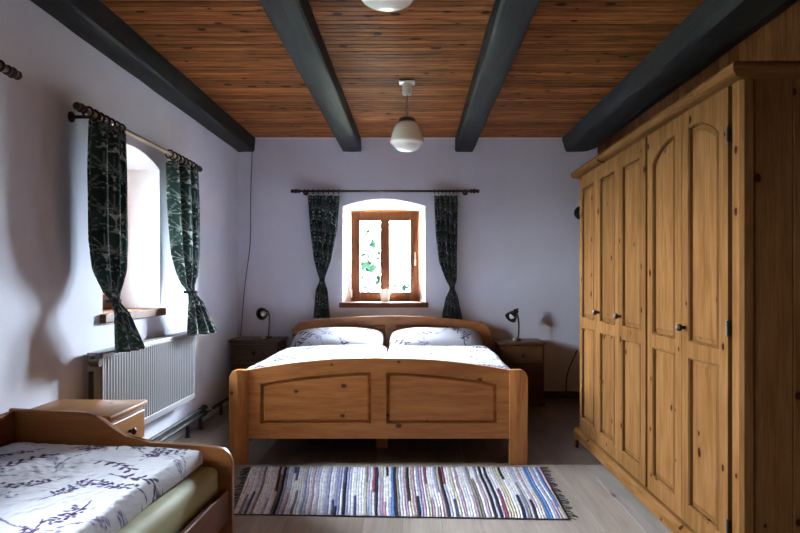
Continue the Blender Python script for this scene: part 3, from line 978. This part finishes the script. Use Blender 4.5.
# ------------------------------------------------------------------ pine nightstand by the radiator
ns = thing('nightstand', (-1.76, 2.80, 0), 0, 'light knotty pine nightstand between the single bed and the radiator', 'nightstand')
mk('body', box(0.01, 0.425, 0.012, 0.388, 0.03, 0.567, 0.004), stand_y, ns)
mk('top', box(0.0, 0.45, 0.0, 0.40, 0.567, 0.594, 0.009), stand_t, ns, smooth=35)
for a, b in ((0.415, 0.552), (0.05, 0.405)):
    dr = mk('drawer', box(0.424, 0.442, 0.024, 0.376, a, b, 0.006), stand_y, ns)
    g = lathe([(0.007, 0), (0.007, 0.012), (0.0165, 0.022), (0.0165, 0.028), (0.004, 0.036)], 14)
    mk('knob', aim(g, (0.441, 0.20, (a + b) / 2), (1, 0, 0)), knob_dark, dr, smooth=40)
for a in (0.03, 0.39):
    for b in (0.03, 0.345): mk('foot', box(a, a + 0.03, b, b + 0.03, 0, 0.032), stand_y, ns)

# ------------------------------------------------------------------ radiator and pipes
RX, RY0, RY1, RZ0, RZ1 = -1.660, 3.46, 4.92, 0.285, 0.793
ra = thing('radiator', (RX, (RY0 + RY1) / 2, RZ0), 0, 'white ribbed panel radiator below the arched side window', 'radiator')
rm = lambda g: move(g, -RX, -(RY0 + RY1) / 2, -RZ0)
nf = 42
pts = []
for i in range(nf):
    a = RY0 + 0.02 + (RY1 - RY0 - 0.04) * i / nf; s = (RY1 - RY0 - 0.04) / nf
    for t, dd in ((0.06, 0), (0.22, 0.010), (0.62, 0.010), (0.78, 0)): pts.append((a + s * t, RX - 0.018 + dd * 1.8))
v = []; f = []
for yy, xx in pts:
    v += [(xx, yy, RZ0 + 0.045), (xx, yy, RZ1 - 0.03)]
for i in range(len(pts) - 1): f.append((2 * i, 2 * i + 1, 2 * i + 3, 2 * i + 2))
mk('front_panel', rm((v, f)), rad_white, ra, fix=False)
mk('front_rim', rm(join(box(RX - 0.014, RX + 0.002, RY0, RY1, RZ0, RZ0 + 0.046, 0.005), box(RX - 0.014, RX + 0.002, RY0, RY1, RZ1 - 0.031, RZ1 - 0.002, 0.005),
                     box(RX - 0.014, RX, RY0, RY0 + 0.022, RZ0, RZ1 - 0.002, 0.004), box(RX - 0.014, RX, RY1 - 0.022, RY1, RZ0, RZ1 - 0.002, 0.004))), rad_white, ra)
mk('rear_panel', rm(box(-1.745, -1.73, RY0 + 0.01, RY1 - 0.01, RZ0, RZ1 - 0.02, 0.005)), rad_white, ra)
for a in (RY0, RY1 - 0.004): mk('side_cover', rm(box(-1.742, RX - 0.004, a, a + 0.004, RZ0 + 0.01, RZ1 - 0.004)), rad_white, ra)
mk('top_grille', rm(join(*[box(-1.742 + 0.022 * i, -1.742 + 0.022 * i + 0.012, RY0, RY1, RZ1 - 0.006, RZ1) for i in range(4)])), rad_white, ra)
tag(ra.children[-1], kind='stuff')
mk('bracket', rm(box(-1.768, -1.742, 4.5, 4.54, 0.4, 0.7)), rad_white, ra)
mk('bracket', rm(box(-1.768, -1.742, 3.6, 3.64, 0.4, 0.7)), rad_white, ra)
vg = join(tube([(-1.70, RY0 + 0.002, 0.745), (-1.70, RY0 - 0.05, 0.745)], 0.014, 10), tube([(-1.70, RY0 - 0.045, 0.745), (-1.65, RY0 - 0.045, 0.745)], 0.022, 12),
          tube([(-1.70, RY0 - 0.03, 0.755), (-1.70, RY0 - 0.03, 0.78)], 0.012, 10))
mk('valve', rm(vg), valve_metal, ra, smooth=40)
hp_ = thing('heating_pipe', (-1.715, 3.35, 0.0), 0, 'dark heating pipes on short legs running low along the window wall to the corner', 'pipe')
h2 = lambda g: move(g, 1.715, -3.35, 0)
mk('pipe_run', h2(tube([(-1.70, RY0 - 0.045, 0.70), (-1.70, RY0 - 0.045, 0.20), (-1.70, RY0 - 0.01, 0.150), (-1.70, RY0 + 0.05, 0.150), (-1.70, 5.2, 0.150)], 0.013, 10)), pipe_paint, hp_, smooth=50)
mk('pipe_run', h2(tube([(-1.70, 3.30, 0.104), (-1.70, 6.0, 0.104)], 0.014, 10)), pipe_paint, hp_, smooth=50)
for yy in (4.87, 5.15, 5.7):
    mk('support_leg', h2(join(box(-1.713, -1.687, yy - 0.007, yy + 0.007, 0, 0.094), box(-1.72, -1.68, yy - 0.012, yy + 0.012, 0, 0.006))), pipe_paint, hp_)
mk('coupling', h2(join(tube([(-1.70, 5.20, 0.104), (-1.70, 5.28, 0.104)], 0.021, 8), tube([(-1.70, 5.24, 0.104), (-1.70, 5.24, 0.175)], 0.014, 8), tube([(-1.70, 5.15, 0.150), (-1.70, 5.28, 0.150)], 0.020, 8))), pipe_paint, hp_, smooth=40)
mk('drain_cock', h2(tube([(-1.70, 5.28, 0.125), (-1.65, 5.30, 0.135)], 0.011, 8)), steel, hp_, smooth=40)

# ------------------------------------------------------------------ curtain rods and curtains (local: x along the wall, y outwards)
RODYS = {1: -0.088, 2: -0.135, 3: -0.135}


def finial():
    return lathe([(0.013, 0), (0.021, 0.006), (0.021, 0.016), (0.013, 0.022), (0.020, 0.032), (0.024, 0.042), (0.020, 0.054), (0.012, 0.060), (0.018, 0.070), (0.020, 0.078), (0.014, 0.090), (0.003, 0.096)], 14)


def rod(n, s0, s1, z, r, label, mat):
    RODY = RODYS[n]
    loc, rz = WIN[n]
    t = thing('curtain_rod', (loc[0], loc[1], 0), rz, label, 'curtain rod', 'turned wooden curtain rods')
    mk('pole', tube([(s0 + 0.08, RODY, z), (s1 - 0.08, RODY, z)], r, 12), mat, t, smooth=50)
    mk('finial', aim(finial(), (s1 - 0.09, RODY, z), (1, 0, 0)), finial_wood, t, smooth=50)
    mk('finial', aim(finial(), (s0 + 0.09, RODY, z), (-1, 0, 0)), finial_wood, t, smooth=50)
    for s in (s0 + (0.13 if n == 1 else 0.21), s1 - 0.13):
        mk('bracket', join(tube([(s, 0, z - 0.004), (s, RODY, z - 0.004)], 0.009, 8), aim(lathe([(0.028, 0), (0.028, 0.01), (0.016, 0.018)], 14), (s, 0, z - 0.004), (0, -1, 0)), move(torus(r + 0.006, 0.006, 'x'), s, RODY, z)), finial_wood, t, smooth=50)
    return t


rod(1, -0.91, 0.94, 2.055, 0.0115, 'dark wooden curtain rod with turned finials above the back window', finial_wood)
rod(2, -0.965, 0.866, 2.022, 0.0135, 'brown wooden curtain rod with turned finials above the radiator window', rod_wood)
rod(3, -0.91, 0.89, 2.022, 0.0135, 'wooden curtain rod whose dark finial reaches over the single bed', rod_wood)
lp = leafprint(0.9, 1.5, 4)


def curtain(n, rows, zrod, label, tie_z, seed, folds=4.5):
    """rows: (z, s_left, s_right, fold amplitude) from the rod down"""
    loc, rz = WIN[n]
    RODY = RODYS[n]
    t = thing('curtain', (loc[0], loc[1], 0), rz, label, 'curtain', 'tied green leaf print curtains')
    nu, nv = 100, 210
    rows = sorted(rows, key=lambda r: -r[0])
    zs = np.array([r[0] for r in rows])
    zz = np.linspace(zs[0], zs[-1], nv)
    ip = lambda k: np.interp(-zz, -zs, np.array([r[k] for r in rows]))
    def smooth_(a, n_=4):
        p = np.concatenate([np.full(n_, a[0]), a, np.full(n_, a[-1])]); k = np.ones(2 * n_ + 1) / (2 * n_ + 1)
        return np.convolve(p, k, 'valid')
    L, R, A = smooth_(ip(1)), smooth_(ip(2)), smooth_(ip(3))
    u = np.linspace(0, 1, nu)
    U, Zg = np.meshgrid(u, zz)
    ph = seed * 1.7
    warp = U + 0.02 * np.sin(2 * PI * folds * U * 2 + ph) * (A[:, None] / 0.04)
    S = L[:, None] + (R - L)[:, None] * warp
    tz = np.exp(-((zz - tie_z) / 0.07) ** 2)[:, None]
    Yg = RODY + A[:, None] * np.sin(2 * PI * folds * U + ph + 0.35 * np.sin(3 * Zg)) - (R - L)[:, None] * (0.10 if n == 1 else 0.16) * np.sin(PI * U) - (0.0 if n == 1 else 0.045) * np.clip((tie_z + 0.05 - Zg) / 0.12, 0, 1)
    Yg = np.minimum(Yg, -0.016)
    cols = lp.at(U * 0.62 + 0.05 + 0.03 * seed, (zs[0] - Zg) + 0.02 * np.sin(6 * U))
    gridmesh('cloth', S, Yg, Zg, curtain_mat, t, cols)
    k = int(np.argmin(np.abs(zz - tie_z)))
    cx, wd_ = (L[k] + R[k]) / 2, (R[k] - L[k]) / 2
    tb = torus(1.0, 0.10, 'z', 24, 8)
    yk = RODY - (R[k] - L[k]) * 0.12
    tb = [((p[0] * (wd_ * 0.75 + 0.002) + cx), p[1] * (wd_ * 0.5 + 0.012) + yk, tie_z + p[2] * 0.09) for p in tb[0]], tb[1]
    mk('tieback', tb, fringe_mat, t, smooth=60)
    for i in range(7):
        s = L[0] + (R[0] - L[0]) * (0.03 + 0.94 * i / 6)
        mk('ring', move(torus(0.0225 if n == 1 else 0.026, 0.004 if n == 1 else 0.0065, 'x', 18, 6), s, RODY, zrod - 0.003), finial_wood, t, smooth=60)
    return t


cx1 = -0.31
k1 = 6.39 / F
pb = lambda px_: (px_ - VX) * k1 - cx1
zb = lambda py_: EYE - (py_ - VY) * k1
curtain(1, [(zb(195.5), pb(306.5), pb(339.5), .030), (zb(230), pb(309), pb(337), .030), (zb(260), pb(313), pb(331), .022), (zb(274), pb(317), pb(326), .010), (zb(280), pb(319.5), pb(324), .005),
            (zb(290), pb(315), pb(327.5), .014), (zb(318), pb(312.5), pb(330), .022)], 2.055, 'green leaf print curtain of the back window on the side of the window wall', zb(280), 1)
curtain(1, [(zb(195.5), pb(434), pb(458), .026), (zb(235), pb(436), pb(457.5), .026), (zb(262), pb(439), pb(457), .024), (zb(280), pb(446), pb(457), .014), (zb(288), pb(450.5), pb(454.5), .005),
            (zb(297), pb(446), pb(458), .014), (zb(320.5), pb(441), pb(463), .022)], 2.055, 'green leaf print curtain of the back window on the side of the wardrobe', zb(288), 2)


def pl_(px_, py_):
    """pixel on the curtain plane of the left wall -> (s along the wall, z)"""
    d = (-(WL - RODYS[2] + 0.035) * F) / (VX - px_)
    return d - 4.10, EYE - (py_ - VY) / F * d


def lrows(tab):
    out = []
    for (py_, a, b, amp) in tab:
        s0, s1 = pl_(a, py_)[0], pl_(b, py_)[0]
        out.append((pl_((a + b) / 2, py_)[1], s0, s1, amp))
    return out


curtain(2, lrows([(127, 94, 127.5, .026), (170, 91.5, 129, .026), (240, 92.5, 129.5, .026), (270, 98, 128.5, .028), (292, 109, 125, .014), (301, 114.5, 121, .006), (315, 112.5, 126, .016), (350, 113, 139, .026)]),
        2.022, 'dark green leaf print curtain over the end of the radiator beside the pine nightstand', pl_(118, 301)[1], 3)
curtain(2, lrows([(166, 174, 197.5, .026), (210, 175.5, 199, .026), (255, 179, 199.5, .024), (275, 184, 199, .02), (292, 191, 196, .006), (303, 188.5, 199, .016), (333, 187.5, 211, .026)]),
        2.022, 'green leaf print curtain catching daylight between the radiator window and the room corner', pl_(193, 292)[1], 5)

# ------------------------------------------------------------------ pendant lamps
def pendant(loc, label):
    t = thing('pendant_lamp', loc, 0, label, 'lamp', 'opal glass pendant lamps')
    mk('canopy', join(box(-0.055, 0.055, -0.04, 0.04, -0.018, -0.004, 0.003), lathe([(0.034, -0.016), (0.034, -0.085), (0.028, -0.098), (0.012, -0.102)], 20)), ceramic, t, smooth=35)
    mk('backplate', box(-0.058, 0.058, -0.045, 0.045, -0.005, 0.0), black_metal, t)
    mk('rod', tube([(0, 0, -0.10), (0, 0, -0.27)], 0.0065, 10), steel, t, smooth=50)
    mk('collar', lathe([(0.012, -0.258), (0.054, -0.266), (0.061, -0.272), (0.061, -0.292), (0.05, -0.296)], 28), bronze, t, smooth=35)
    prof = [(0.050, -0.290), (0.066, -0.298), (0.083, -0.315), (0.098, -0.345), (0.109, -0.38), (0.117, -0.415), (0.121, -0.432), (0.119, -0.443), (0.108, -0.452), (0.097, -0.458),
            (0.093, -0.468), (0.082, -0.482), (0.062, -0.493), (0.035, -0.500), (0.003, -0.502)]
    mk('globe', lathe(prof, 40), opal, t, smooth=50)
    return t


pendant((-0.057, 4.65, CZ), 'white opal glass pendant lamp hanging over the foot of the double bed')
pendant((-0.093, 2.19, CZ), 'white opal glass pendant lamp over the middle of the room between bed and wardrobe')

# ------------------------------------------------------------------ rag rug
FL, FR, NL, NR = (-1.03, 4.085), (0.785, 4.085), (-0.915, 3.27), (0.757, 3.20)
rg = thing('rag_rug', (-0.1, 3.65, 0), 0, 'striped multicoloured rag rug on the floor at the foot of the double bed', 'rug')
r = random.Random(21)
pal = [(0.66, 0.65, 0.68), (0.74, 0.74, 0.78), (0.58, 0.57, 0.64), (0.42, 0.42, 0.54), (0.27, 0.29, 0.46), (0.06, 0.07, 0.16), (0.025, 0.022, 0.03), (0.22, 0.05, 0.10), (0.42, 0.28, 0.37),
       (0.22, 0.20, 0.19), (0.50, 0.46, 0.36), (0.09, 0.18, 0.42), (0.40, 0.27, 0.36), (0.14, 0.03, 0.06)]
wts = [10, 12, 8, 6, 5, 4, 4, 3, 4, 3, 3, 2, 3, 1]
NRIB, NY = 116, 46
V, Fc, Cc = [], [], []
wob = [Wob(300 + i, 6, 3, 11) for i in range(3)]
for i in range(NRIB):
    c = r.choices(pal, wts)[0]; c2 = r.choices(pal, wts)[0]; cut = r.uniform(0.15, 0.85) if r.random() < .55 else 2
    prof = [(0.0, 0.0), (0.18, 0.75), (0.5, 1.0), (0.82, 0.75), (1.0, 0.0)]
    n0 = len(V)
    hh = r.uniform(0.006, 0.010)
    for j in range(NY + 1):
        t = j / NY
        speck = r.uniform(0.72, 1.12)
        for (s, h) in prof:
            uu = (i + s) / NRIB + 0.0060 * float(wob[0](t * 1.2, i * 0.02)) + 0.0022 * float(wob[1](t * 3, (i + s) * 0.06))
            uu = min(max(uu, 0), 1) if 0 < i < NRIB - 1 else (i + s) / NRIB
            tt = t + (0.004 * math.sin(i * 2.1) if j in (0, NY) else 0)
            a = Vector(NL).lerp(Vector(NR), uu); b = Vector(FL).lerp(Vector(FR), uu); p = a.lerp(b, tt)
            V.append((p.x + 0.1, p.y - 3.65, 0.002 + hh * h * (0.85 + 0.15 * math.sin(j * 1.9 + i))))
            cc = c if t < cut else c2
            Cc.append(tuple(k * speck * 0.86 for k in cc))
    for j in range(NY):
        for k in range(4):
            q0 = n0 + j * 5 + k
            Fc.append((q0, q0 + 1, q0 + 6, q0 + 5))
o = mk('weave', (V, Fc), rug_mat, rg, smooth=60, fix=False, cols=np.array(Cc)); o['kind'] = 'stuff'
g = []
for side, (a, b, sg) in enumerate(((NR, FR, 1), (NL, FL, -1))):
    for i in range(40):
        t = (i + .5) / 40; p = Vector(a).lerp(Vector(b), t)
        L = r.uniform(0.025, 0.055); an = r.uniform(-.45, .25)
        g.append(tube([(p.x + 0.1 - 0.004 * sg, p.y - 3.65, 0.006), (p.x + 0.1 + sg * L * .5, p.y - 3.65 + L * .5 * an, 0.007), (p.x + 0.1 + sg * L, p.y - 3.65 + L * an * 1.4, 0.003)], 0.0022, 5))
o = mk('fringe', join(*g), fringe_mat, rg); o['kind'] = 'stuff'
o = mk('binding', join(tube([(NL[0] + 0.1, NL[1] - 3.655, 0.005), (NR[0] + 0.1, NR[1] - 3.655, 0.004)], 0.003, 6)), fringe_mat, rg)

# ------------------------------------------------------------------ small things
pot = thing('flower_pot', (-0.305, WB + 0.14, Z0 + 0.003), 0, 'small white ceramic flower pot on the back window sill', 'flower pot')
mk('pot', lathe([(0.040, 0.0), (0.042, 0.004), (0.055, 0.105), (0.060, 0.107), (0.060, 0.122), (0.054, 0.122), (0.050, 0.100)], 28), ceramic, pot, smooth=40)
mk('soil', lathe([(0.0502, 0.096), (0.0502, 0.101)], 24), bark, pot)

cp = [(252.5, 138), (252.0, 160), (250.5, 195), (250.5, 230), (250.0, 248), (246, 275), (243, 305), (240.5, 338)]
o = mk('power_cord', tube([P(a, b, WB - 0.006) for a, b in cp], 0.0045, 6, smoothing=1), cable_grey, smooth=60)
tag(o, 'thin grey cord hanging down the back wall to the corner nightstand', 'cord')
cc = [P(577, 350, 6.46), P(574, 358, 6.47), P(569.5, 366, 6.48), P(566.5, 378, 6.48), P(566, 388, 6.47), P(566.5, 394, 6.465)]
o = mk('power_cord', tube(cc, 0.006, 6, smoothing=2), cable_black, smooth=60)
tag(o, 'black power cord sagging against the back wall behind the wardrobe', 'cord')
wfx = thing('wall_fixture', P(580.5, 213, WB), 0, 'dark round fixture on the back wall half hidden behind the wardrobe', 'wall fixture')
mk('rosette', aim(lathe([(0.066, 0), (0.068, 0.012), (0.060, 0.022), (0.03, 0.03)], 28), (0, 0, 0), (0, -1, 0)), black_metal, wfx, smooth=35)
mk('cap', aim(lathe([(0.028, 0.026), (0.026, 0.05), (0.014, 0.058), (0.002, 0.06)], 20), (0, 0, 0), (0, -1, 0)), black_metal, wfx, smooth=35)

# ------------------------------------------------------------------ garden outside the back window
gd = mk('ground', box(-30, 30, -20, 45, -0.75, -0.65), grass); tag(gd, 'garden lawn outside the window', kind='structure')


def garden_tree(loc, h, spread, seed, nleaf, label):
    rr = random.Random(seed)
    t = thing('garden_tree', loc, 0, label, 'tree')
    tips = []
    g = [tube([(0, 0, 0), (0.05, 0.03, h * .3), (0.0, 0.05, h * .55)], 0.035, 8)]
    for i in range(12):
        a = rr.uniform(0, 2 * PI); q = rr.uniform(.25, 1) * spread; z = h * rr.uniform(.55, 1)
        p = (math.cos(a) * q, math.sin(a) * q, z); g.append(tube([(0, 0.04, h * rr.uniform(.3, .55)), (p[0] * .5, p[1] * .5, z * .85), p], 0.010, 5)); tips.append(p)
    mk('trunk', join(*g), bark, t, smooth=60)
    V, Fa = [], []
    for i in range(nleaf):
        b = rr.choice(tips); c = Vector((b[0] + rr.gauss(0, .06), b[1] + rr.gauss(0, .06), b[2] + rr.gauss(0, .08)))
        d = Vector((rr.uniform(-1, 1), rr.uniform(-1, 1), rr.uniform(-1, .6))).normalized(); s = d.cross(Vector((0, 0, 1))).normalized(); L = rr.uniform(.12, .20)
        n0 = len(V); up = Vector((0, 0, .01))
        V += [tuple(c), tuple(c + d * L * .5 + s * L * .28 + up), tuple(c + d * L), tuple(c + d * L * .5 - s * L * .28 + up)]
        Fa.append((n0, n0 + 1, n0 + 2, n0 + 3))
    o = mk('foliage', (V, Fa), leaf_green, t, fix=False); o['kind'] = 'stuff'
    return t


garden_tree((-0.60, 8.45, -0.65), 2.36, 0.19, 3, 130, 'leafy young tree in the garden behind the window pane without the handle')
garden_tree((-0.20, 9.2, -0.65), 1.90, 0.15, 9, 40, 'low leafy shrub in the garden behind the pane beside the window handle')
